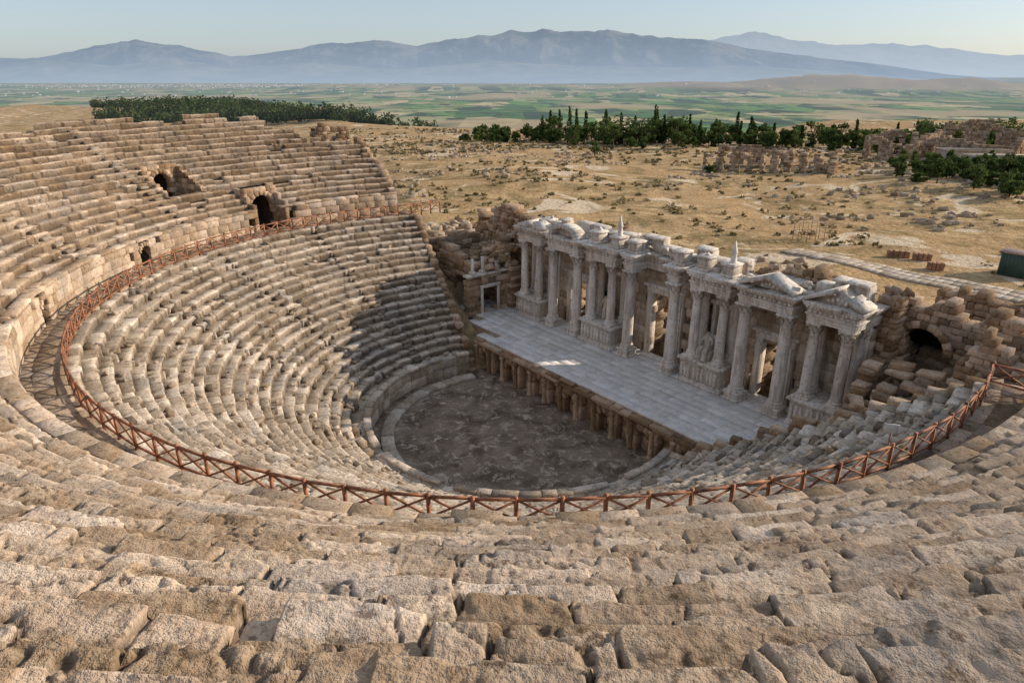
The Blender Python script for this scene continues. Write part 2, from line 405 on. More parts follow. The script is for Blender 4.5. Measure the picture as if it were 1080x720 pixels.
def arch_wall(mb,ph,r,w,zb,zs,zt,ow,th=.6):
    cs=[];ds=[]
    z=zb
    while z<zt-.1:
        h=min(.42,zt-z);t=-w/2
        while t<w/2-.05:
            l=min(random.uniform(.35,.7),w/2-t)
            tc=t+l/2;zm=z+h/2
            rr=math.hypot(tc,max(0,zm-zs))
            if rr>ow/2+.12 and not (abs(tc)<ow/2+.0 and zm<zs):
                cs.append((tc,0,zm));ds.append((l-.015,th,h-.015))
            t+=l
        z+=h
    pboxes(mb,ph,r,cs,ds)
    n=9
    for k in range(n):
        a=math.pi*(k+.5)/n
        q=[]
        for rad in (ow/2,ow/2+.42):
            for da in (-.48,.48):
                aa=a+da*math.pi/n
                for yy in(-th/2-.06,th/2+.02):
                    q.append((rad*math.cos(aa),yy,zs+rad*math.sin(aa)))
        mb.add(pframe(ph,r)(q),[QF],random.random())
mb=MB()
arch_wall(mb,VPH,31.0,3.4,ztop_lo-.1,ztop_lo+1.8,14.95,2.3)
for sg in(-1,1):
    cs=[];ds=[]
    for k in range(6):
        for j in range(3):
            r_=-1.5+j*1.0+.2; zt=13.4+ (r_+1.7)*.63
            z=ztop_lo+k*.6+.3
            if z<zt+.3: cs.append((sg*1.65,r_,z));ds.append((.4,.98,.59))
    pboxes(mb,VPH,31.0,cs,ds)
arch_wall(mb,PPH,35.8,3.6,14.4,15.7,17.4,1.9)
for sg in(-1,1):
    cs=[];ds=[]
    for j in range(5):
        rj=32.4+j*.75; zt=ZU0+(rj-RU0)/RUNU*RISEU+.1
        for k in range(8):
            z=14.3+k*.5
            if z+.25<zt: cs.append((sg*1.85,rj-35.8,z));ds.append((.4,.74,.49))
    pboxes(mb,PPH,35.8,cs,ds)
mb.build('vomitorium_arch',M_wall,parent=cav)
mb=MB()
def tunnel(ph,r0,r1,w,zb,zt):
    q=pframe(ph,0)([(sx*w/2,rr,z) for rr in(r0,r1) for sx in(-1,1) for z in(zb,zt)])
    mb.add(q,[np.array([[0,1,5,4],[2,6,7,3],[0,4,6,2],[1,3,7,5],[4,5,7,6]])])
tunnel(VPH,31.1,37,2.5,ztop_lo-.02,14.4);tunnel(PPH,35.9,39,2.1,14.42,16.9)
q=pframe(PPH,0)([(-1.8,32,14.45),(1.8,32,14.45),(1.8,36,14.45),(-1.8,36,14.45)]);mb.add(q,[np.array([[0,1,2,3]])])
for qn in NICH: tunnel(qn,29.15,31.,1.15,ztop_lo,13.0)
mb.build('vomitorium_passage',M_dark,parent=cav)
def block_wall(mb,p0,p1,th,z0,top,bh=(.4,.6),bl=(.6,1.4),hole=None,jit=.03,ch=.03,gap=.02,rag=.4,tilt=.0,seed=0):
    R=random.Random(seed+int(p0[0]*13+p0[1]*7));dx=p1[0]-p0[0];dy=p1[1]-p0[1];L=math.hypot(dx,dy);a=math.atan2(dy,dx)
    z=z0;C=[];Dm=[]
    zmax=max(top(s) for s in np.linspace(0,L,60))
    while z<zmax:
        h=R.uniform(*bh);s=0.
        while s<L-.05:
            l=min(R.uniform(*bl),L-s)
            if L-s-l<.25: l=L-s
            sm=s+l/2
            if z+h/2<top(sm)+R.uniform(-rag,rag)*.5 and not(hole and hole(sm,z+h/2,l)):
                o=R.gauss(0,jit*.8)
                C.append((p0[0]+dx/L*sm-dy/L*o,p0[1]+dy/L*sm+dx/L*o,z+h/2));Dm.append((l-gap,th+R.uniform(-.05,.05),h-gap*.7))
            s+=l
        z+=h
    if C: mb.boxes(C,Dm,a,ch,jit,None,tilt)
mb=MB()
def ztU(r): return ZU0+(r-RU0)/RUNU*RISEU
for sg in(-1,1):
    block_wall(mb,(sg*28.6,6.75),(sg*(37.5 if sg<0 else 46),6.75),.7,4.,lambda s:ztU(math.hypot(28.6+s,6.6))-.1,seed=4,
      hole=(lambda s,z,l:abs(s-.9)<.9 and z<13.6) if sg<0 else None)
    c_,s_=math.cos(AL),math.sin(AL)
    block_wall(mb,(sg*11.4*c_,11.4*s_+.32),(sg*28.7*c_,28.7*s_+.32),.6,-.2,lambda s:min(ztop_lo,ZL0+(s-.3)/RUNL*RISEL-.05),seed=9)
mb.build('theatre_end_wall',M_wall,parent=cav)
mb=MB()
for k in range(330):
    p=random.uniform(-1.75,1.75);i=random.randint(0,NL-1);r=RL0+(i+.5)*RUNL
    x,y=polar(r,p);s_=random.uniform(.08,.3)
    mb.boxes([(x,y,ZL0+i*RISEL+s_*.3)],[(s_*random.uniform(1,1.9),s_,s_*.8)],random.uniform(0,3),.05,.05,None,.1)
for k in range(240):
    p=random.uniform(-1.7,1.7);i=random.randint(0,NU-4);r=RU0+(i+.5)*RUNU
    x,y=polar(r,p)
    if math.hypot(x-CAMD,y-CAMB)<8 or (p<0 and r>41): continue
    if abs(p-VPH)*r<2 or abs(p-PPH)*r<2.2: continue
    s_=random.uniform(.05,.22)
    mb.boxes([(x,y,ZU0+i*RISEU+s_*.25)],[(s_*random.uniform(1,1.9),s_,s_*.7)],random.uniform(0,3),.05,.03,None,.1)
for (u,r_,w_) in [(-.34,12.3,.7),(-.2,12.2,.9),(-.08,12.25,.6)]:
    x,y=polar(r_,u);mb.boxes([(x,y,1.98)],[(w_,.5,.42)],u+.1,.03,.03)
mb.build('fallen_seat_blocks',M_rock,parent=cav)
# ---------------- orchestra floor
mb=MB()
K=160;rr_=np.linspace(0,11.6,40);a_=np.linspace(0,2*math.pi,K,endpoint=False)
R_,A_=np.meshgrid(rr_,a_,indexing='ij');x=R_*np.sin(A_);y=np.minimum(-R_*np.cos(A_),4.9)
z=.03*fbm(x*.5,y*.5,0,3,5)
ii=np.arange(39)[:,None]*K;jj=np.arange(K)[None];j2=(jj+1)%K
mb.add(np.stack([x,y,z],-1).reshape(-1,3),[np.stack([ii+jj,ii+K+jj,ii+K+j2,ii+j2],-1).reshape(-1,4)])
mb.build('orchestra_floor',M_orch,smooth=True)
mb=MB()
for sg in (-1,1): mb.box(*sorted((sg*11,sg*20)),2.6,5.2,-.3,-.02)
mb.build('side_passage_floor',M_orch)
# ---------------- railing
rail=empty('wooden_railing')
mb=MB()
RR=27.05;ZR=ztop_lo+.03
def bar(mb,a,b,w,tone=.5):
    a=np.array(a,float);b=np.array(b,float);d=b-a;L=np.linalg.norm(d);d/=L
    up_=np.array([0,0,1.]) if abs(d[2])<.9 else np.array([1.,0,0]);s1=np.cross(d,up_);s1/=np.linalg.norm(s1);s2=np.cross(s1,d)
    q=[]
    for e in(a,b):
        for (i,j) in((-1,-1),(1,-1),(1,1),(-1,1)): q.append(e+s1*i*w/2+s2*j*w/2)
    mb.add(q,[np.array([[3,2,1,0],[4,5,6,7],[0,1,5,4],[1,2,6,5],[2,3,7,6],[3,0,4,7]])],tone)
nP=70;aa=np.linspace(-E-.0,E+.0,nP)
pts=[polar(RR+random.gauss(0,.02),a) for a in aa]
ext=[(RR*math.sin(E)+1.5*k,-RR*math.cos(E)+.1*k) for k in range(1,5)]
pts=pts+ext
extl=[(-RR*math.sin(E)-.1*k,-RR*math.cos(E)+1.2*k) for k in range(3,0,-1)]
pts=extl+pts
for i,(x,y) in enumerate(pts):
    h=1.1+random.uniform(-.03,.04);lx,ly=random.gauss(0,.02),random.gauss(0,.02)
    bar(mb,(x,y,ZR-.3),(x+lx,y+ly,ZR+h),.11,random.random())
    if i<len(pts)-1:
        x2,y2=pts[i+1];e=random.gauss(0,.015)
        bar(mb,(x,y,ZR+.98+e),(x2,y2,ZR+.98-e),.085,random.random());bar(mb,(x,y,ZR+.14),(x2,y2,ZR+.14),.075,random.random())
        bar(mb,(x,y,ZR+.18),(x2,y2,ZR+.94),.06,random.random());bar(mb,(x+.03,y+.03,ZR+.94),(x2+.03,y2+.03,ZR+.18),.06,random.random())
mb.build('rail_posts_and_braces',M_rail,parent=rail)
sg_=empty('information_sign')
mb=MB();bar(mb,(25.6,-2.,9.9),(25.6,-2.,11.9),.06);mb.build('post',M_steel,parent=sg_)
mb=MB();mb.boxes([(25.6,-2.05,11.7)],[(.55,.04,.4)],.6,.005,0.,np.array([.5]));mb.build('panel',M_white,parent=sg_)
# ---------------- STAGE
DC=2.0
stage=empty('proscenium_stage')
mb=MB()
y=4.25
def stR(y): return 14.8+(y-4.6)*.42
while y<13.1:
    h=random.uniform(.7,1.0);x=-19.5+random.uniform(0,.8)
    while x<20.2:
        l=random.uniform(1.,1.9)
        if x+l<stR(y)+1.3 and ((y>7.2 and -19.5<x) or (-11.8<x) or (y>5.8 and -16<x)):
            mb.boxes([(x+l/2,y+h/2,2.92+random.gauss(0,.006))],[(l-.012,h-.012,.16)],0.,.008,0.)
        x+=l
    y+=h
mb.build('stage_floor_slabs',M_floor,parent=stage)
mb=MB()
mb.box(-11.6,14.4,5.35,13.6,-.4,2.83);mb.box(-19.4,20,7.,13.6,-.3,2.825);mb.box(-15.8,16.3,5.9,7.2,-.3,2.82)
mb.box(-11.6,14.4,4.3,5.36,2.5,2.835)
block_wall(mb,(-11.6,5.1),(14.4,5.1),.5,-.1,lambda s:2.3,rag=0)
mod=1.85;n=int(26/mod)
for k in range(n+1):
    x=-11.5+k*mod
    mb.boxes([(x,4.62,.55),(x,4.62,1.6)],[(.86,.85,1.15),(.82,.8,.95)],0.,.04,.02)
    if k<n:
        if k%2==0:
            for j in range(7):
                a=math.pi*(j+.5)/7
                q=[]
                for rad in(.42,.95):
                    for da in(-.5,.5):
                        aa_=a+da*math.pi/7
                        for yy in(4.22,5.): q.append((x+mod/2+rad*math.cos(aa_),yy,1.25+min(rad*math.sin(aa_),1.0)))
                mb.add(q,[QF],random.random())
        mb.boxes([(x+mod/2,4.6,2.3)],[(mod-.02,.86,.36)],0.,.03,.015)
        if random.random()<.9: mb.boxes([(x+mod/2+random.uniform(-.1,.1),4.2,2.64)],[(mod-.03,.9,.3)],0.,.04,.02)
        if random.random()<.5: mb.boxes([(x+mod/2+random.uniform(-.3,.3),3.98,2.88)],[(random.uniform(.7,1.5),.5,.17)],0.,.05,.03)
for k in range(16):
    x=random.uniform(12.5,16.5);yy=random.uniform(3.6,4.9) if x<14.5 else random.uniform(4.9,6.4);mb.boxes([(x,yy,(2.9 if yy>4.4 else 2.2)+random.uniform(0,.15))],[(random.uniform(.4,.9),random.uniform(.3,.6),random.uniform(.2,.4))],random.uniform(-.5,.5),.05,.05,None,.08)
mb.build('proscenium_wall',M_wall,parent=stage)
mb=MB()
for k in range(n+1):
    x=-11.5+k*mod
    if random.random()<.9: mb.lathe(x,4.12,0,[(.24,0),(.24,.14),(.19,.2),(.165,.3),(.15,1.85),(.19,1.9),(.25,2.08),(.25,2.12)],12,random.random())
mb.build('proscenium_colonnettes',M_wall,smooth=False,parent=stage)
# ---------------- SCAENAE FRONS
fr=empty('scaenae_frons')
cols=MB();ent=MB();pod=MB();wall=MB()
def column(x,y,z0,h,r=.36,tone=None):
    tone=random.uniform(.35,1) if tone is None else tone
    cols.box(x-r*1.45,x+r*1.45,y-r*1.45,y+r*1.45,z0,z0+.16,.01,tone)
    cols.lathe(x,y,z0+.15,[(r*1.35,0),(r*1.42,.06),(r*1.35,.13),(r*1.15,.17),(r*1.14,.22),(r*1.25,.26),(r*1.2,.33),(r*1.03,.36)],18,tone)
    hs=h-.5-.9
    pr=[(r*(1-.15*(t**1.6)),t*hs) for t in np.linspace(0,1,9)];pr+= [(r*.93,hs+.02),(r*.93,hs+.07),(r*.84,hs+.09)]
    cols.lathe(x,y,z0+.5,pr,24,tone,.0)
    zc_=z0+h-.82
    cols.lathe(x,y,zc_,[(r*.86,0),(r*.9,.25),(r*1.0,.5),(r*1.3,.66),(r*1.34,.7)],16,tone*.2)
    for ring_,(zz_,rr0,hh_,nn) in enumerate([(0,.9,.3,8),(.2,.95,.36,8)]):
        for k in range(nn):
            a=2*math.pi*(k+.5*ring_)/nn;c_,s_=math.cos(a),math.sin(a);w=r*.3
            q=[]
            for (rad,dz_,ww) in((rr0*r,0,w),(rr0*r+.07,hh_*.7,w*.95),(rr0*r+.18,hh_,w*.6),(rr0*r+.17,hh_-.09,w*.3)):
                for sg in(-1,1): q.append((x+rad*c_-sg*ww*s_,y+rad*s_+sg*ww*c_,zc_+zz_+dz_))
            cols.add(q,[np.array([[0,1,3,2],[2,3,5,4],[4,5,7,6]])],tone)
    for k in range(4):
        a=math.pi/4+k*math.pi/2;c_,s_=math.cos(a),math.sin(a)
        cols.boxes([(x+r*1.38*c_,y+r*1.38*s_,zc_+.62)],[(.2,.12,.2)],a,.03,0,np.array([tone]))
    cols.box(x-r*1.32,x+r*1.32,y-r*1.32,y+r*1.32,zc_+.69,zc_+.82,.02,tone)
def entab(x0,x1,y0,y1,z,h=1.3,dent=True,full=.86):
    t=random.uniform(.35,.95)
    st=[(0,.0,.16),(.16,.03,.34),(.34,.06,.5),(.5,.13,.58),(.58,.02,.86),(.86,.10,.94)]
    for a,o,b in st: ent.box(x0-o,x1+o,y0-o,y1,z+a*h/1.3+.001,z+b*h/1.3,.008,max(0,t+random.uniform(-.15,.1)-(.6 if a==.58 else 0)))
    nx=max(1,int((x1-x0)/.34))
    for k in range(nx):
        xx=x0+(k+.5)*(x1-x0)/nx; ent.boxes([(xx,y0-.05,z+.72)],[(.2,.12,.2)],0.,.06,.02,np.array([t]))
    if dent:
        nx=int((x1-x0+.2)/.24)
        for k in range(nx): 
            xx=x0-.1+(k+.5)*(x1-x0+.2)/nx; ent.box(xx-.065,xx+.065,y0-.26,y0-.1,z+.945,z+1.04,.005,t)
        ny=int((y1-y0)/.24)
        for k in range(ny):
            yy=y0-.1+(k+.5)*.24
            for xx in(x0-.18,x1+.18): ent.box(xx-.08,xx+.08,yy-.065,yy+.065,z+.945,z+1.04,.005,t)
    ent.box(x0-.14,x1+.14,y0-.14,y1,z+.941,z+1.045,.005,t)
    nb=max(2,int((x1-x0)/.9));w_=(x1-x0+.84)/nb
    for k in range(nb):
        a=x0-.42+k*w_;o=random.choice([0,0,0,.05,.25]);t2=min(1,max(0,t+random.uniform(-.5,.2)))
        ent.box(a+.008+(0.08 if k==0 else 0),a+w_-.008-(.08 if k==nb-1 else 0),y0-.34+o*.7,y1,z+1.046,z+1.17,.01,t2)
        if random.random()<full: ent.boxes([(a+w_/2,(y0-.42+o+y1)/2,z+(1.171+h)/2)],[(w_-.015,y1-y0+.42-o,h-1.171)],0.,.02,.015,np.array([t2]))
def prism(mb,pts2,y0,y1,tone=.6):
    n_=len(pts2);q=[(a,y0,b) for a,b in pts2]+[(a,y1,b) for a,b in pts2]
    fs=[np.arange(n_),np.arange(n_)[::-1]+n_]
    fs.append(np.array([[i,i+n_,(i+1)%n_+n_,(i+1)%n_] for i in range(n_)]))
    mb.add(q,fs,tone)
def pediment(x0,x1,y0,y1,z,h,kind='tri',brk=9):
    c=(x0+x1)/2;w=(x1-x0)/2
    if kind=='tri':
        prism(ent,[(x0,z),(x1,z),(c,z+h*.85)],y0+.25,y1,.1)
        for sg in(-1,1):
            e=c+sg*(w+.4)
            if sg==brk: 
                f=.55;m=(e+(c-e)*f,z+f*h)
                prism(ent,[(e,z+.002),(e,z+.22),(m[0],m[1]+.1),(m[0],m[1]-.2)],y0-.35,y1,.4);continue
            prism(ent,[(e,z+.002),(e,z+.22),(c,z+h+.05),(c,z+h-.26)] if sg>0 else [(c,z+h-.26),(c,z+h+.05),(e,z+.22),(e,z+.002)],y0-.35,y1,.5)
            for k in range(7):
                f=(k+.5)/7;xx=e+(c-e)*f
                ent.boxes([(xx,y0-.12,z+f*(h-.36)+.08)],[(.12,.26,.1)],0,.01,0,np.array([.6]))
        for k in range(5): ent.boxes([(c+(k-2)*.28,y0+.2,z+h*(.34-.07*abs(k-2)))],[(.2,.14,.26)],0,.07,.03,np.array([.9]))
    elif kind=='arc':
        A=[(c+w*math.cos(a),z+h*.8*math.sin(a)) for a in np.linspace(0,math.pi,13)]
        prism(ent,A,y0+.25,y0+.9,.1)
        for i in range(12):
            a0,a1=math.pi*i/12,math.pi*(i+1)/12
            q=[(c+(w+.35)*math.cos(a0),z+.002+(h+.1)*math.sin(a0)),(c+(w+.35)*math.cos(a1),z+.002+(h+.1)*math.sin(a1)),(c+(w-.05)*math.cos(a1),z+.002+(h-.2)*math.sin(a1)),(c+(w-.05)*math.cos(a0),z+.002+(h-.2)*math.sin(a0))]
            prism(ent,q[::-1],y0-.35,y0+.95,random.uniform(.1,.8))
    elif kind=='half':
        for sg in(-1,1):
            e=c+sg*(w+.4);m=c+sg*w*random.uniform(.25,.45)
            q=[(e,z+.002),(e,z+.22),(m,z+h*.75),(m,z+.002)]
            prism(ent,q if sg>0 else q[::-1],y0-.35,y0+1.2,.6)
def podium(c,hw,y0=10.85,y1=13.2,z0=3.,h=2.):
    t=random.uniform(.3,.8)
    pod.box(c-hw-.18,c+hw+.18,y0-.18,y1,z0,z0+.22,.02,t);pod.box(c-hw-.1,c+hw+.1,y0-.1,y1,z0+.221,z0+.36,.05,t)
    pod.box(c-hw,c+hw,y0,y1,z0+.361,z0+h-.32,.01,t*.4)
    for k in range(3):
        xx=c-hw+hw/3+k*2*hw/3
        pod.box(xx-hw/3+.08,xx+hw/3-.08,y0-.05,y0+.02,z0+.5,z0+h-.45,.01,t*.2)
        for j in range(3):
            fx=xx-.34+j*.34+random.uniform(-.05,.05)
            pod.lathe(fx,y0-.05,z0+.52,[(.05,0),(.12,.05),(.1,.35),(.14,.62),(.06,.74),(.09,.82),(.07,.96),(.01,1.01)],8,min(1,t+.3))
    pod.box(c-hw-.06,c+hw+.06,y0-.06,y1,z0+h-.319,z0+h-.2,.02,t);pod.box(c-hw-.2,c+hw+.2,y0-.2,y1,z0+h-.199,z0+h,.03,t)
ZE=10.3
PODS=[(-14.5,1.65),(-5.4,1.75),(5.4,1.75),(14.35,1.65)]
for k,(c,hw) in enumerate(PODS):
    c+=DC;podium(c,hw)
    for sx_ in(-1,1):
        column(c+sx_*(hw-.6),11.4,5.,ZE-5.,.36)
        column(c+sx_*(hw-.45),12.75,5.,ZE-5.,.3)
    entab(c-hw+.1,c+hw-.1,11.05,13.5,ZE)
SING=(-11.4,-8.3,-2.2,2.2,8.3,11.4)
for x in SING:
    x+=DC
    pod.box(x-.64,x+.64,10.7,12.,3.,3.16,.02,.7);pod.box(x-.56,x+.56,10.78,11.92,3.161,3.5,.02,.6)
    column(x,11.34,3.5,ZE-3.5,.44)
for c in(-9.85,9.85): entab(DC+c-1.95,DC+c+1.95,10.95,13.45,ZE+.003)
for x in(-2.2,2.2): entab(DC+x-.45,DC+x+.45,10.95,13.45,ZE+.003)
entab(DC-16.2,DC+16.0,12.75,14.0,ZE-.02,1.3)
zt=ZE+1.3
pediment(DC-9.85-1.4,DC-9.85+1.4,11.1,13.0,zt+.01,.95,'arc')
pediment(DC+9.85-1.6,DC+9.85+1.6,11.1,12.2,zt+.01,1.0,'tri')
pediment(DC+14.35-1.5,DC+14.35+1.5,11.25,12.6,zt+.01,1.1,'tri',1)
pediment(DC-14.5-1.2,DC-14.5+1.5,11.25,12.6,zt+.01,.9,'half')
def attic(x0,x1,y0,y1,h):
    t=random.uniform(.2,.8)
    ent.box(x0-.08,x1+.08,y0-.08,y1,zt+.012,zt+.2,.03,t,.015);ent.box(x0,x1,y0,y1,zt+.201,zt+h-.18,.02,t*.4,.02)
    ent.box(x0-.12,x1+.12,y0-.12,y1,zt+h-.179,zt+h,.03,t,.02)
for x0,x1,y0,h in [(3.9,4.8,11.4,1.1),(6.0,6.9,11.4,1.0),(-7.0,-6.1,11.4,1.05),(-4.7,-3.8,11.4,1.0),(-2.7,-1.8,11.3,1.0),(1.8,2.7,11.3,1.1)]:
    attic(DC+x0,DC+x1,y0,y0+1.1,h)
x=-15.9
while x<15.4:
    l=random.uniform(.7,2.0);l=min(l,15.6-x);h=random.choice([.4,.65,.85,.95,1.2])
    if random.random()<.82:
        t_=random.uniform(.1,.8);ent.box(DC+x+.02,DC+x+l-.02,13.0+random.uniform(0,.15),14.,zt+.014,zt+h-.16,.02,t_*.5,.03)
        if random.random()<.7: ent.box(DC+x-.04,DC+x+l+.02-.08,12.86,14.,zt+h-.159,zt+h,.02,t_,.03)
    x+=l
for x,y_,h in[(-4.25,12.0,1.7),(6.45,12.,1.6),(-6.5,12.0,.5),(4.3,12.,.4)]:
    ent.lathe(DC+x,y_,zt+.9,[(.3,0),(.3,.1),(.22,.2),(.19,h*.45),(.24,h*.5),(.13,h*.7),(.05,h)],10,.8)
n_=130;xx=DC+rng.uniform(-16,15.8,n_);s_=rng.uniform(.1,.38,n_)
ent.boxes(np.stack([xx,rng.uniform(11.7,13.9,n_),zt+s_*.35+(rng.random(n_)<.3)*.6],-1),np.stack([s_*1.5,s_,s_*.8],-1),rng.uniform(-.9,.9,n_),.04,.04,rng.uniform(.0,.6,n_),.15)
DOORS=[(DC,1.25,8.3),(DC-9.85,.95,7.4),(DC+9.85,.95,7.4),(DC-5.4,.6,8.9),(DC+5.4,.6,8.9)]
def holeW(x0):
    def f(s,z,l):
        x=x0+s
        for i,(c,w,t) in enumerate(DOORS):
            if abs(x-c)<w+l*.42 and z<t and (i<3 or z>5.2): return True
        return False
    return f
def hole2(x0):
    def f(s,z,l):
        x=x0+s
        for i,(c,w,t) in enumerate(DOORS[:3]):
            if abs(x-c)<w+l*.42 and z<t: return True
        return False
    return f
wl=MB()
block_wall(wl,(DC-16.3,13.45),(DC+16.1,13.45),.5,3.,lambda s:ZE-.03,(.6,.8),(.9,1.7),holeW(DC-16.3),.008,.015,.008,0.,seed=3)
for c,w,t in DOORS[:3]:
    for sg in(-1,1): 
        wall.box(c+sg*(w+.02),c+sg*(w+.55),13.0,13.7,3.001,t,.03,.8);wall.box(c+sg*(w+.12),c+sg*(w+.42),12.93,13.02,3.2,t-.1,.02,.7)
    wall.box(c-w-.6,c+w+.6,12.98,13.72,t+.001,t+.5,.03,.8);wall.box(c-w-.85,c+w+.85,12.8,13.72,t+.501,t+.72,.03,.8)
for c,w,t in DOORS[3:]:
    wl.box(c-1.,c+1.,13.62,13.7,5.,9.3,.01,.1)
    for sg in(-1,1): wall.box(c+sg*.62,c+sg*.9,13.05,13.6,5.2,8.9,.02,.8)
    wall.box(c-1.1,c+1.1,12.95,13.6,8.901,9.2,.02,.8)
for x in(-12.7,-7.2,-3.4,3.4,7.2,12.5,-15.9,15.7):
    wall.box(DC+x-.24,DC+x+.24,13.05,13.25,5.,9.7,.02,.7);wall.box(DC+x-.32,DC+x+.32,12.98,13.25,9.7,10.25,.05,.7)
back=MB()
topf=lambda s:11.2+1.4*float(vn(s*.35,1,0,4))+.6*float(vn(s*1.3,2,0,6))
block_wall(back,(DC-17.5,14.7),(DC+17,14.7),1.2,3.,topf,(.3,.45),(.35,.9),hole2(DC-17.5),.06,seed=8)
block_wall(back,(DC-18,17.8),(DC+22,17.8),1.0,2.,lambda s:7.6+1.4*float(vn(s*.3,5,0,4)),(.4,.6),(.5,1.3),lambda s,z,l:any(abs(DC-18+s-c)<1.6+l*.4 and z<8 for c in(DC,DC-9.85,DC+9.85)),.05,seed=5)
for xx in(-17.0,-12.5,-6,6,12.5,16.8):
    block_wall(back,(DC+xx,15.1),(DC+xx,17.6),.9,3.,lambda s:9.9-s*.6,(.3,.5),(.4,.9),None,.05,seed=int(xx*3)+60)
for k in range(160):
    x=DC+random.uniform(-17,17);s_=random.uniform(.15,.5);back.boxes([(x,random.uniform(14.3,15.2),topf(x-DC+17.5)+random.uniform(-.2,.2))],[(s_*1.5,s_,s_*.8)],random.uniform(0,3),.05,.06,None,.2)
back.build('rubble_back_wall',M_wall,parent=fr)
cols.build('marble_columns',M_mar,parent=fr);ent.build('entablature_and_pediments',M_mar,parent=fr);pod.build('relief_podiums',M_mar,parent=fr);wall.build('door_frames_and_pilasters',M_mar,parent=fr);wl.build('marble_wall',M_marw,parent=fr)
def statue(name,pts,rad,edges,loc,rotz):
    me=bpy.data.meshes.new(name);me.from_pydata(pts,edges,[]);ob=bpy.data.objects.new(name,me);sc.collection.objects.link(ob)
    m=ob.modifiers.new('skin','SKIN')
    for i,r in enumerate(rad): me.skin_vertices[0].data[i].radius=(r,r*.85)
    me.skin_vertices[0].data[0].use_root=True
    s=ob.modifiers.new('sub','SUBSURF');s.levels=2;s.render_levels=2
    me.materials.append(M_mar)
    ob.matrix_world=ML@Matrix.Translation(loc)@Matrix.Rotation(rotz,4,'Z')
    return ob
try:
    P=[(0,0,.75),(0,.02,1.1),(0,.0,1.42),(0,-.02,1.6),(0,-.05,1.78),(-.17,-.05,.76),(-.2,-.52,.78),(-.2,-.55,.4),(-.2,-.62,.08),(.17,-.05,.76),(.2,-.52,.78),(.2,-.55,.4),(.2,-.62,.08),
       (-.27,0,1.4),(-.36,-.08,1.1),(-.3,-.38,.95),(.27,0,1.4),(.36,-.08,1.1),(.3,-.4,1.05)]
    Ed=[(0,1),(1,2),(2,3),(3,4),(0,5),(5,6),(6,7),(7,8),(0,9),(9,10),(10,11),(11,12),(2,13),(13,14),(14,15),(2,16),(16,17),(17,18)]
    Rd=[.24,.2,.22,.09,.14,.2,.17,.16,.17,.2,.17,.16,.17,.1,.08,.06,.1,.08,.06]
    st=statue('seated_statue',[(a*1.25,b*1.25,c*1.25) for a,b,c in P],[r*1.25 for r in Rd],Ed,(DC+5.4,11.6,5.0),0)
    mbx=MB();mbx.box(DC+4.95,DC+5.85,11.3,12.1,5.0,5.85,.03,.7);mbx.box(DC+4.95,DC+5.85,11.95,12.15,5.85,6.9,.04,.7);mbx.build('statue_throne',M_mar)
    P=[(0,0,.95),(0,.02,1.2),(0,0,1.45),(0,-.02,1.6),(0,-.04,1.76),(-.12,0,.5),(-.14,-.02,.06),(.12,-.02,.5),(.16,-.05,.06),(-.25,0,1.42),(-.32,-.02,1.12),(-.26,-.2,.95),(.25,0,1.42),(.33,.0,1.12),(.3,-.16,.9)]
    Ed=[(0,1),(1,2),(2,3),(3,4),(0,5),(5,6),(0,7),(7,8),(2,9),(9,10),(10,11),(2,12),(12,13),(13,14)]
    Rd=[.2,.17,.2,.07,.12,.17,.15,.17,.15,.09,.07,.05,.09,.07,.05]
    for (x,y_,z_,s_) in [(DC-5.4,12.0,5.0,1.25),(DC-14.5,12.,5.,1.2)]:
        statue('standing_statue',[(a*s_,b*s_,c*s_) for a,b,c in P],[r*s_ for r in Rd],Ed,(x,y_,z_),0)
except Exception as ex: print('statue',ex)
# ---------------- flanking ruins
ru=empty('ruined_side_building')
mb=MB()
block_wall(mb,(-16.6,6.6),(-16.6,13.2),.8,2.8,lambda s:6.6+.3*float(vn(s*.5,3,0,2)),hole=lambda s,z,l:abs(s-2.6)<.7+l*.3 and z<5.3,seed=1)
block_wall(mb,(-24,14.2),(-15.2,14.2),1.4,2.8,lambda s:11.4+1.8*float(vn(s*.6,3,0,9)),(.3,.5),(.35,.9),jit=.08,tilt=.04,seed=2)
block_wall(mb,(-21,12),(-15.6,12),1.2,2.8,lambda s:9.0+1.8*float(vn(s*.6,3,0,19)),(.3,.5),(.35,.9),jit=.08,tilt=.04,seed=12)
block_wall(mb,(-26,8.5),(-17.4,8.5),.9,2.8,lambda s:8.3+.8*float(vn(s*.5,3,0,3)),hole=lambda s,z,l:abs(s-6)<.7+l*.3 and z<6,seed=3)
block_wall(mb,(-24,8.5),(-24,14),.9,2.8,lambda s:9.5+1.*float(vn(s*.5,3,0,5)),seed=4)
for k in range(420):
    x=random.uniform(-25,-16.3);y_=random.uniform(8.8,17);s_=random.uniform(.15,.7);mb.boxes([(x,y_,6.6+random.uniform(0,1)+2.4*math.exp(-((x+18)/3)**2-((y_-14)/3)**2))],[(s_*1.5,s_,s_*.7)],random.uniform(0,3),.05,.08,None,.2)
mb.build('rubble_walls',M_wall,parent=ru)
mb=MB()
mb.box(-16.9,-16.1,6.5,13.2,6.75,6.95,.04,.6,.02)
for y_ in(7.4,8.6,10.2,11.6): 
    mb.box(-16.8,-16.3,y_-.25,y_+.25,6.951,7.2,.03,.8);mb.lathe(-16.55,y_,7.2,[(.2,0),(.17,.1),(.15,random.uniform(.6,1.3))],10,.8)
for y_ in(8.2,10.2): mb.box(-16.25,-16.1,y_-.15,y_+.15,3,5.5,.02,.8)
mb.box(-16.3,-16.05,8.,10.4,5.501,5.8,.03,.8)
mb.build('return_wall_marble_trim',M_mar,parent=ru)
rr2=empty('ruined_vaulted_hall')
mb=MB()
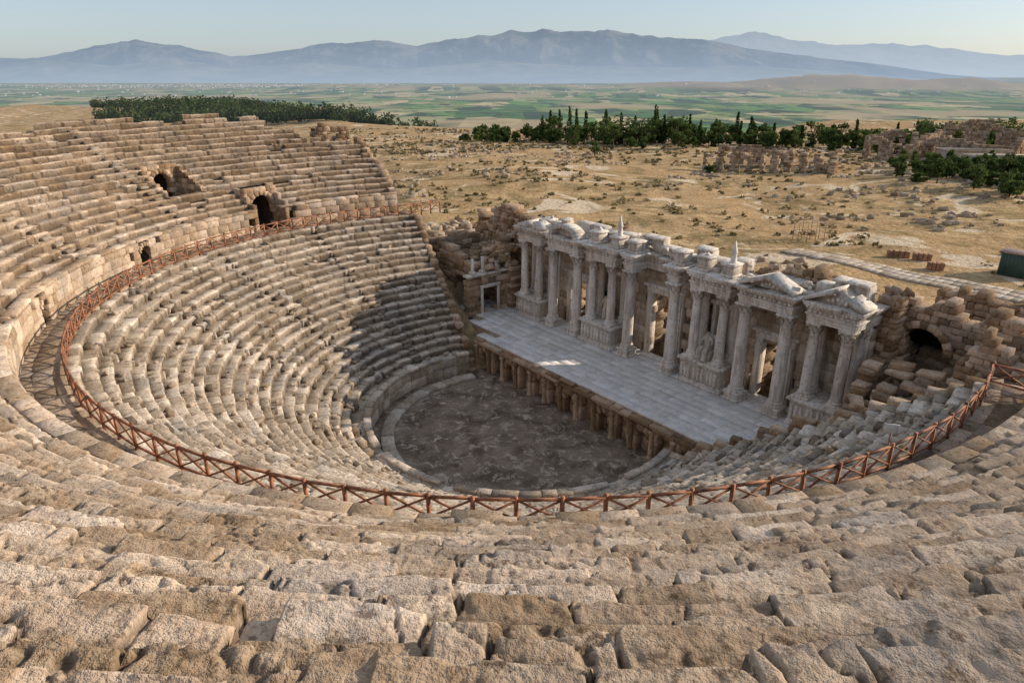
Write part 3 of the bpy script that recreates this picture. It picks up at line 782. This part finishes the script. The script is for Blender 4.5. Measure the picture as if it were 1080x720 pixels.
def archhole(c,w,zs): 
    return lambda s,z,l:(abs(s-c)<w+l*.35 and z<zs) or math.hypot(s-c,z-zs)<w+.1+l*.2
def arcring(mb,c,y0,y1,zs,w,n=9,t=.5):
    for k in range(n):
        a=math.pi*(k+.5)/n;q=[]
        for rad in(w,w+t):
            for da in(-.48,.48):
                a2=a+da*math.pi/n
                for yy in(y0,y1): q.append((c+rad*math.cos(a2),yy,zs+rad*math.sin(a2)))
        mb.add(q,[QF],random.random())
SB=((.28,.45),(.35,1.0))
block_wall(mb,(18.2,16.0),(29,16.0),1.3,3.,lambda s:12.4-.1*s+1.0*float(vn(s*.7,3,0,19)),*SB,hole=archhole(1.9,1.4,8.9),jit=.04,seed=21)
arcring(mb,20.1,15.15,16.7,8.9,1.4,11,.45)
block_wall(mb,(18.,14.2),(18.,17.8),1.,3.,lambda s:12.0+.8*float(vn(s,3,0,2)),*SB,jit=.05,seed=28)
block_wall(mb,(18.9,12.9),(18.9,8.6),.9,3.,lambda s:8.9-.9*s+.8*float(vn(s*.8,3,0,12)),*SB,jit=.06,tilt=.02,seed=22)
block_wall(mb,(23,13.1),(29.5,13.1),1.0,5.,lambda s:10.8+.1*s+1.1*float(vn(s*.8,3,0,52)),*SB,hole=archhole(2.4,1.1,8.7),jit=.04,seed=32)
arcring(mb,25.4,12.5,13.7,8.7,1.1,9,.4)
block_wall(mb,(19,19.8),(33,19.8),1.1,3.,lambda s:11.6+1.4*float(vn(s*.5,3,0,29)),*SB,jit=.05,seed=23,hole=archhole(9.,1.1,8.))
block_wall(mb,(30.5,8.5),(30.5,20),1.1,3.,lambda s:11.2+1.4*float(vn(s*.5,3,0,31)),*SB,jit=.05,seed=24)
block_wall(mb,(26.8,9.),(26.8,13),1.2,3.,lambda s:9.6+1.3*float(vn(s*.9,3,0,41)),*SB,jit=.07,tilt=.02,seed=25)
def hr(x,y): return 6.5+1.7*math.exp(-((x-24.5)/3.4)**2-((y-10.)/3.)**2)+.6*float(vn(x*.7,y*.7,0,50))
for k in range(1000):
    x=random.uniform(19.3,32);y_=random.uniform(7.4,19);s_=random.uniform(.12,.6)*(1 if random.random()<.85 else 1.6)
    mb.boxes([(x,y_,hr(x,y_)+random.uniform(-.1,.25))],[(s_*1.7,s_,s_*.6)],random.gauss(0,.5)+(0 if random.random()<.6 else 1.57),.04,.06,None,.14)
for k in range(8):
    for j in range(3):
        if random.random()<.8: mb.boxes([(20.4+j*1.5+random.uniform(-.25,.25),8.4+k*.6,6.5+k*.3)],[(random.uniform(.9,1.5),.85,.34)],random.gauss(0,.12),.04,.05,None,.06)
mb.build('rubble_vault_walls',M_wall,parent=rr2)
mb=MB();q=[(sx,yy,zz_) for yy in(16.7,19.2) for sx in(18.65,21.6) for zz_ in(6.,10.4)];mb.add(q,[np.array([[0,1,5,4],[2,6,7,3],[1,3,7,5],[4,5,7,6]])]);mb.build('vault_interior',M_dark,parent=rr2)  # box added behind the arch, its dark colour standing in for shade
mb=MB()
gx=np.linspace(19.2,33,26);gy=np.linspace(7.2,19.4,26);GX,GY=np.meshgrid(gx,gy,indexing='ij')
GZ=6.3+1.7*np.exp(-((GX-24.5)/3.4)**2-((GY-10.)/3.)**2)+.6*vn(GX*.7,GY*.7,0,50)
ii=np.arange(25)[:,None]*26;jj=np.arange(25)[None]
mb.add(np.stack([GX,GY,GZ],-1).reshape(-1,3),[np.stack([ii+jj,ii+26+jj,ii+27+jj,ii+jj+1],-1).reshape(-1,4)])
mb.build('rubble_mound',M_gr,parent=rr2)
# ---------------- GROUND SHEET
def hgt(x,y):
    d,b=to_local(x,y);r=np.hypot(d,b)
    n=fbm(x*.02,y*.02,0,4,3);n2=fbm(x*.12,y*.12,0,3,8)
    zp=5.2-7.*sstep(70,330,y)+n*2.6*sstep(60,160,np.hypot(x,y))+n2*.5
    left=sstep(-60,-260,x); zp=zp-left*9*sstep(120,520,y)+left*3.5*fbm(x*.006,y*.006,0,3,44)
    zc=np.interp(r,[0,11.3,12,26.5,29.6,30.2,42,47,60,130],[-.6,-.6,.3,9.9,10.6,12.3,20.0,23.0,23.,16.])
    low=np.interp(r,[0,42.5,45,60,110],[0,20.2,18.,11.,4.])
    phi=np.arctan2(d,-b); leftside=sstep(.2,-.3,phi)+sstep(1.5,1.9,phi)
    zc=np.where(r>42.5,zc*(1-leftside)+low*leftside,zc)
    wing=sstep(-1.40,-1.46,phi)
    lim=41.-np.clip(-1.42-phi,0,1)*14-1.5
    zw=np.interp(r-lim,[0,1.5,6,20],[0,-.6,-4.,-9.])+ (13.25+(lim-29.3)/.68*.43-1.2)
    zc=np.where((wing>0)&(r>lim),zc*(1-wing)+np.minimum(zc,zw)*wing,zc)
    mc=sstep(7.4,6.4,b)*sstep(130,70,r)
    z=zp*(1-mc)+zc*mc
    ms=sstep(6.0,6.6,b)*sstep(17.6,17.0,b)*sstep(21,20.4,np.abs(d-.5))
    z=z*(1-ms)+(-.5)*ms
    for pp,ra,rb,w,zl in((VPH,29.5,37.5,1.9,10.6),(PPH,31.5,39.5,2.1,13.9)):
        q=(np.abs(phi-pp)*r<w)&(r>ra)&(r<rb);z=np.where(q,np.minimum(z,zl),z)
    ye=350+45*fbm(x*.008,1.,0,3,9)+420*sstep(-50,-330,x)+ 60*sstep(100,200,x)
    e=sstep(0,620,y-ye+0*x)
    e=np.maximum(e,sstep(500,1500,np.abs(x)))
    zpl=-182+5*fbm(x*.0008,y*.0008,0,3,21)
    low_h=np.clip(fbm(x*.00042,y*.0009,0,6,31)+.05,0,1)*340*np.exp(-((y-7600)/1500)**2)*sstep(-3500,-1000,x)
    zpl=zpl+low_h
    z=z*(1-e)+zpl*e+e*(1-e)*60*fbm(x*.01,y*.01,0,4,12)
    return z
rad=np.concatenate([np.arange(0.01,64,.8),64*np.power(34000/64.,np.linspace(0,1,330)[1:]**.93)])
K=900;a_=np.linspace(0,2*math.pi,K,endpoint=False);R_,A_=np.meshgrid(rad,a_,indexing='ij')
x=CX+R_*np.cos(A_);y=CY+R_*np.sin(A_);z=hgt(x,y)
Mr=len(rad);ii=np.arange(Mr-1)[:,None]*K;jj=np.arange(K)[None];j2=(jj+1)%K
mb=MB();mb.add(np.stack([x,y,z],-1).reshape(-1,3),[np.stack([ii+jj,ii+K+jj,ii+K+j2,ii+j2],-1).reshape(-1,4)])
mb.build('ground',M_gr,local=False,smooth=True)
def H(x,y): return float(hgt(np.array([x]),np.array([y]))[0])
def crest(pts,Y,name,mat,seed,rs=1.,x0=-1.,x1=1.):
    u=np.array([p[0] for p in pts],float);v=np.array([p[1] for p in pts],float)
    yy=(v-360)/720;xx=(u-540)/720;fw=.93-yy*.368;dr=.368+yy*.93
    tx=xx/fw;el=-dr/fw
    X=np.linspace(x0,x1,1000);E_=np.interp(X,tx,el)
    T=np.linspace(-1,1,90)
    XX,TT=np.meshgrid(X,T,indexing='ij')
    Yw=Y*(1+.16*TT);Xw=XX*Yw
    prof=np.clip(1-np.abs(TT)**1.25,0,1)
    hc=(E_*Y)[:,None]+200
    rid=1-np.abs(fbm(Xw*.0009,Yw*.0005,0,6,seed))*2.6
    jag=fbm(X*45,0,0,5,seed+3)[:,None]
    h=hc*(prof*(.72+.28*rid*(1-prof**4)+.28*prof**4)+.07*jag*prof)
    Z=-200+h
    mb=MB();K2=len(T);ii=np.arange(999)[:,None]*K2;jj=np.arange(K2-1)[None]
    mb.add(np.stack([Xw,Yw,Z],-1).reshape(-1,3),[np.stack([ii+jj,ii+K2+jj,ii+K2+jj+1,ii+jj+1],-1).reshape(-1,4)])
    mb.build(name,mat,local=False,smooth=True)
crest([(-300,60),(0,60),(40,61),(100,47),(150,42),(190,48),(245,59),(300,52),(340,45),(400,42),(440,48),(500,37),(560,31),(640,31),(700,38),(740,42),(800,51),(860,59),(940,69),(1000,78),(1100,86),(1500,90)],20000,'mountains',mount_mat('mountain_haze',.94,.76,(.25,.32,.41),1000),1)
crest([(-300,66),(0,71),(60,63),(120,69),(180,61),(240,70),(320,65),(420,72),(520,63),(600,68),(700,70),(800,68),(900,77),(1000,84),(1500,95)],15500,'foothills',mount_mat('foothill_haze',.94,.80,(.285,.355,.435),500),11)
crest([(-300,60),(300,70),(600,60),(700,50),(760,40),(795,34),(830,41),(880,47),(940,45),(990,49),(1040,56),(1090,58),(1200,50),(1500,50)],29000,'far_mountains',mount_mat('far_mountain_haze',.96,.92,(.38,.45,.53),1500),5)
mb=MB();R=np.random.default_rng(5)
N=1100;cx=R.normal(-4000,2000,N);cy=R.normal(10800,700,N)
k2=R.random(N)<.3;cx[k2]=R.uniform(-6000,7000,k2.sum());cy[k2]=R.uniform(6000,12000,k2.sum())
cz=hgt(cx,cy)
mb.boxes(np.stack([cx,cy,cz+4],-1),np.stack([R.uniform(8,26,N),R.uniform(8,22,N),R.uniform(6,16,N)],-1),R.uniform(0,1.5,N),.1,0.,R.random(N))
t=NT('town_walls_haze');c=t.mix(t.attr('tone'),(.35,.3,.26),(.7,.67,.62));bb=t.n('BsdfDiffuse',{'Color':c});e=t.n('Emission',{'Color':(.36,.41,.46,1)});m_=t.n('MixShader',{0:.65,1:bb.outputs[0],2:e.outputs[0]});t.t.links.new(m_.outputs[0],t.out.inputs[0])  # emission mixed into the walls as painted distance haze
mb.build('distant_town',t.m,local=False)
# ---------------- vegetation
def leaves(mb,c,rad,n,size,tone0):
    v=rng.normal(size=(n,3));v/=np.linalg.norm(v,axis=1)[:,None];rr=rng.uniform(.35,1,n)**.6
    p=np.array(c)+v*rr[:,None]*np.array(rad)
    a=rng.normal(size=(n,3));a/=np.linalg.norm(a,axis=1)[:,None];b=np.cross(a,rng.normal(size=(n,3)));b/=np.linalg.norm(b,axis=1)[:,None]
    s=size*rng.uniform(.6,1.3,n)[:,None]
    q=np.stack([p-a*s,p-b*s*.8,p+a*s,p+b*s*.8],1).reshape(-1,3)
    tn=np.clip(tone0+.25*v[:,2]+rng.normal(0,.15,n),0,1)
    mb.add(q,[np.arange(4*n).reshape(-1,4)],np.repeat(tn,4))
def tree(lb,tb,x,y,h,w,kind,size=.35,dens=1.):
    z=H(x,y)-.2;t0=random.uniform(.15,.75)
    if kind=='cypress':
        for k in range(9):
            f=k/8;leaves(lb,(x+random.gauss(0,.1),y,z+h*(.12+.84*f)),(w*.5*(1-.85*f**1.3)+.15,)*2+(h*.1,),int(38*dens),size,t0-.15)
        tb.lathe(x,y,z,[(.2,0),(.12,h*.3),(.03,h*.8)],6)
    else:
        nc=random.randint(8,13)
        tb.lathe(x,y,z,[(h*.035,0),(h*.022,h*.35),(h*.012,h*.7)],7)
        for k in range(nc):
            a=random.uniform(0,6.3);q=random.uniform(.1,.62)*w*.5
            cz_=h*random.uniform(.25,.92);q*=1.15-abs(cz_/h-.55)*.9
            cx_,cy_=x+q*math.cos(a),y+q*math.sin(a)
            leaves(lb,(cx_,cy_,z+cz_),(w*.21,w*.21,h*.12),int(30*dens),size,t0+random.uniform(-.22,.25))
            bar(tb,(x,y,z+h*.22),(cx_,cy_,z+cz_),h*.012)
def at(u,v,z):  # plan position of a feature on ground height z
    yy=(v-360)/720;xx=(u-540)/720;t_=(25-z)/(.368+yy*.93);return xx*t_,(.93-yy*.368)*t_
LB,TB=MB(),MB()
for k in range(300):
    u=random.uniform(0,1)
    if float(vn(u*14,.5,0,12))<-.42 and random.random()<.75: continue
    x=-14+u*152+random.gauss(0,3);y=264+random.gauss(0,8)-u*20+ (12 if u<.2 else 0)
    if k%3==0: y+=random.uniform(10,45)
    hh_=random.uniform(3.2,9.)*(0.7 if u<.16 else (1.15 if u<.5 else .9))
    kd='cypress' if random.random()<.1 else 'pine'
    if kd=='cypress': tree(LB,TB,x,y,hh_*1.3,2.,kd,.4)
    else: tree(LB,TB,x,y,hh_,hh_*random.uniform(.8,1.1),kd,.42)
for u_,h_ in[(600,12.5),(572,9.5),(617,11),(775,10.5),(790,9),(668,9)]:
    x,y=at(u_,152,-1.5);tree(LB,TB,x,y,h_,2.8,'cypress',.4)
p_=empty('tree_line');LB.build('foliage',M_leaf,local=False,parent=p_);TB.build('trunks',M_bark,local=False,parent=p_)
for (u_,v_,h_,w_) in[(627,168,4.5,6),(520,148,4,5),(665,160,4.5,6),(493,147,3.5,4),(748,195,2.,3.5)]:
    x,y=at(u_,v_,0);l,t_=MB(),MB();tree(l,t_,x,y,h_,w_,'pine',.3,1.3)
    e=empty('pine_tree');l.build('crown',M_leaf,local=False,parent=e);t_.build('trunk',M_bark,local=False,parent=e)
LB,TB=MB(),MB()
for k in range(100):
    u_=random.uniform(935,1130);v_=random.gauss(198,9)+(u_-1010)*.08;x,y=at(u_,v_,2.5);tree(LB,TB,x,y,random.uniform(1.4,5.),random.uniform(2.2,5),'pine',.28)
for k in range(40):
    u_=random.uniform(960,1110);x,y=at(u_,157+random.gauss(0,3),0);tree(LB,TB,x,y,random.uniform(6,11.5),random.uniform(7,10),'pine',.4)
p_=empty('garden_trees');LB.build('foliage',M_leaf,local=False,parent=p_);TB.build('trunks',M_bark,local=False,parent=p_)
LB,TB=MB(),MB()
for k in range(2100):
    y=random.uniform(430,800);s_=random.uniform(-.58,-.11);x=s_*y
    if float(fbm(x*.012,y*.012,0,3,61))<-.12 : continue
    z=H(x,y);hh_=random.uniform(5,13)
    leaves(LB,(x,y,z+hh_*.5),(hh_*.42,hh_*.42,hh_*.45),40,1.,random.uniform(.0,.75))
    if k%3==0: TB.lathe(x,y,z-.3,[(.25,0),(.1,hh_*.6)],5)
p_=empty('pine_forest');LB.build('foliage',M_leaf2,local=False,parent=p_);TB.build('trunks',M_bark,local=False,parent=p_)
LB=MB();RB=MB()
N=15000
xs=rng.uniform(-90,190,N);ys=rng.uniform(60,345,N)
dd,bb_=to_local(xs,ys);dens=fbm(xs*.03,ys*.03,0,3,91);zs=hgt(xs,ys)
cl=fbm(xs*.05,ys*.05,0,3,95);ok=(bb_>20)&(abs(bb_-46)>3.2);idx=np.arange(N)
for i in np.nonzero(ok&(dens>-.12)&(idx%3==0))[0]:
    s_=random.uniform(.2,.8);leaves(LB,(xs[i],ys[i],zs[i]+s_*.3),(s_,s_,s_*.6),14,.16*(1+ys[i]/150),random.uniform(0,1))
def rocks(x,y,s,sink=.15):
    n=len(x);z=hgt(x,y);RB.boxes(np.stack([x,y,z+s*sink],-1),np.stack([s*rng.uniform(1.,1.9,n),s,s*rng.uniform(.5,.9,n)],-1),rng.uniform(0,3,n),.08,(s*.18),None,.2)
i=np.nonzero(ok&(cl>.06)&(idx%3==1))[0]
x=np.concatenate([xs[i]+rng.normal(0,1.5,len(i)) for _ in range(3)]);y=np.concatenate([ys[i]+rng.normal(0,1.5,len(i)) for _ in range(3)])
rocks(x,y,.2+.75*rng.random(len(x))**2)
n=1500;d_=rng.uniform(-34,50,n);b_=19.5+np.abs(rng.normal(0,6,n));x,y=to_world(d_,b_);rocks(x,y,.12+.75*rng.random(n)**2)
n=600;d_=rng.uniform(-46,-24,n);b_=rng.uniform(7,26,n);x,y=to_world(d_,b_);rocks(x,y,.15+.9*rng.random(n)**2)
LB.build('dry_shrubs',M_shrub,local=False);RB.build('ruin_rubble',M_rock,local=False)
mb=MB()
for k in range(90):
    for j in range(3):
        d_=-6+k*.8;b_=45+j*1.3;x,y=to_world(d_,b_)
        mb.boxes([(d_,b_,H(x,y)+.03)],[(.78,1.26,.3)],0,.02,.01,dirt=.12)
mb.build('stone_path',M_marw)
def ruin(x0,y0,x1,y1,h,th=1.2,win=0,seed=0,bs=1.,wf=.2,hf=.66):
    mb=MB();z=max(H(x0,y0),H(x1,y1))-.3
    ho=None
    if win: ho=lambda s,zz,l:abs((s%win)-win/2)<win*wf and zz<z+h*hf
    block_wall(mb,(x0,y0),(x1,y1),th,z,lambda s:z+h*(.9+.2*float(vn(s*.25,seed,0,seed))),(.5*bs,.7*bs),(.5*bs,1.1*bs),ho,.04,.04,rag=.5,seed=seed)
    block_wall(mb,(x0,y0),(x1,y1),th,z-2.,lambda s:z,(.5,.7),(1,2),None,.04,.04,rag=0,seed=seed)
    return mb
e=empty('ruined_colonnade_wall')
for k,(u0,v0,u1,v1,h,w_,wf,hf) in enumerate([(740,187,800,190,4.6,3.6,.25,.7),(800,190,874,196,4.4,3.2,.28,.95),(755,181,830,184,4.6,5.,.15,.6),(874,196,878,187,3.4,0,0,0),(830,184,884,189,4.,3.4,.3,.95)]):
    a=at(u0,v0,1.);b=at(u1,v1,1.);ruin(a[0],a[1],b[0],b[1],h,1.4,w_,k+1,1.,wf,hf).build('wall',M_wall,local=False,parent=e)
e=empty('ruined_basilica')
for k,(u0,v0,u1,v1,h) in enumerate([(908,172,965,176,6.5),(912,166,950,166,8.),(965,176,960,166,6.5)]):
    a=at(u0,v0,0.5);b=at(u1,v1,.5);ruin(a[0],a[1],b[0],b[1],h,1.6,6.,k+11).build('wall',M_wall,local=False,parent=e)
e=empty('roman_bath_building')
for k,(u0,v0,u1,v1,h) in enumerate([(968,172,1064,180,6.),(990,160,1100,165,9.),(1064,180,1100,165,7),(968,172,990,160,6.5)]):
    a=at(u0,v0,0.5);b=at(u1,v1,.5);ruin(a[0],a[1],b[0],b[1],h,1.6,9.,k+21,1.,.12).build('wall',M_wall,local=False,parent=e)
def house(u_,v_,L,W,h,ang):
    x,y=at(u_,v_,1.);z=H(x,y)-.3;e=empty('stone_house');mb=MB();mb.boxes([(x,y,z+h/2)],[(L,W,h)],ang,.03,0,np.array([.5]));mb.build('walls',M_plaster,local=False,parent=e)
    c,s=math.cos(ang),math.sin(ang);mb=MB()
    def T(a,b,zz): return (x+a*c-b*s,y+a*s+b*c,zz)
    mb.boxes([T(0,0,z+h+.15)],[(L+.5,W+.5,.28)],ang,.03,0,np.array([.3]));mb.boxes([T(0,-W/2,z+h+.5)],[(L+.3,.3,.4)],ang,.03,0,np.array([.3]));mb.build('flat_roof',M_plaster,local=False,parent=e)
    mb=MB();k=int(L/3)
    for i in range(k):
        a=-L/2+(i+.5)*L/k
        mb.boxes([T(a,-W/2-.02,z+h*.55)],[(1.,.08,1.3)],ang,.01,0,np.array([.5]))
    mb.build('windows',M_glass,local=False,parent=e)
house(1050,192,14,6,3.,-.12);house(1022,176,16,7,3.6,-.1)
x,y=at(1072,292,5.);mb=MB();z=H(x,y)
cab=empty('green_site_cabin')
mb.boxes([(x,y,z+1.25)],[(3.2,2.2,2.3)],-.8,.05,0.,np.array([.5]))
for k in range(10):
    c_,s_=math.cos(-.8),math.sin(-.8);t_=-1.45+k*.32
    mb.boxes([(x+t_*c_+1.12*s_,y+t_*s_-1.12*c_,z+1.25)],[(.1,.08,2.1)],-.8,.01,0.,np.array([.3]))
mb.build('corrugated_body',M_green,local=False,parent=cab)
mb=MB();mb.boxes([(x,y,z+2.47)],[(3.5,2.5,.14)],-.8,.02,0.,np.array([.5]));mb.build('roof',M_steel,local=False,parent=cab)
for (u_,v_,l) in[(947,270,2.2),(972,274,1.8),(986,284,1.5)]:
    x,y=at(u_,v_,5.);z=H(x,y);mb=MB()
    for k in range(4):
        for j in range(4): mb.boxes([(x+(j-1.5)*l*.25,y-(j-1.5)*l*.1,z+.1+k*.2)],[(l*.24,.8,.19)],-.38,.02,.02)
    mb.build('brick_stack',M_brick,local=False)
x,y=at(840,262,4.);z=H(x,y);mb=MB()
for i in range(4):
    for j in range(2):
        bar(mb,(x+i*1.1,y+j*1.6,z),(x+i*1.1,y+j*1.6,z+2.6),.06)
    for q in(1.2,2.5): bar(mb,(x+i*1.1,y,z+q),(x+i*1.1,y+1.6,z+q),.05)
for q in(1.2,2.5):
    for j in range(2): bar(mb,(x,y+j*1.6,z+q),(x+3.3,y+j*1.6,z+q),.05)
mb.build('scaffolding',M_steel,local=False)
mb=MB();block_wall(mb,(-38.2,2.),(-37.2,5.8),1.1,15.,lambda s:19.1+.9*float(vn(s*.9,3,0,7)),(.3,.5),(.4,.9),hole=lambda s,z,l:abs(s-2.2)<.5 and z<18.8,seed=33);mb.build('rim_ruin_wall',M_wall)
# ---------------- light, sky, camera
w=bpy.data.worlds.new('World');sc.world=w;w.use_nodes=True;nt=w.node_tree
sky=nt.nodes.new('ShaderNodeTexSky');sky.sky_type='NISHITA';sky.sun_disc=False;sky.sun_elevation=SUN_EL;sky.sun_rotation=math.pi/2-SUN_AZ
sky.altitude=300;sky.air_density=.9;sky.dust_density=1.2;sky.ozone_density=2.6
mx=nt.nodes.new('ShaderNodeMix');mx.data_type='RGBA';mx.inputs[0].default_value=.5;mx.inputs[7].default_value=(3.8,4.2,4.6,1)
nt.links.new(sky.outputs[0],mx.inputs[6])
bg=nt.nodes['Background'];nt.links.new(mx.outputs[2],bg.inputs[0]);bg.inputs[1].default_value=.15
sd=bpy.data.lights.new('sun','SUN');sd.energy=5.;sd.angle=math.radians(.5);sd.color=(1,.86,.68)
so=bpy.data.objects.new('sun',sd);sc.collection.objects.link(so)
dv=Vector((math.cos(SUN_EL)*math.cos(SUN_AZ),math.cos(SUN_EL)*math.sin(SUN_AZ),math.sin(SUN_EL)))
so.rotation_euler=(-dv).to_track_quat('-Z','Y').to_euler()
cd=bpy.data.cameras.new('camera');cd.lens=24;cd.sensor_width=36;cd.clip_start=.1;cd.clip_end=80000
co=bpy.data.objects.new('camera',cd);sc.collection.objects.link(co);co.location=(0,0,25);co.rotation_euler=(math.radians(90-21.6),0,0);sc.camera=co
sc.view_settings.view_transform='Standard';sc.view_settings.look='None';sc.view_settings.exposure=0
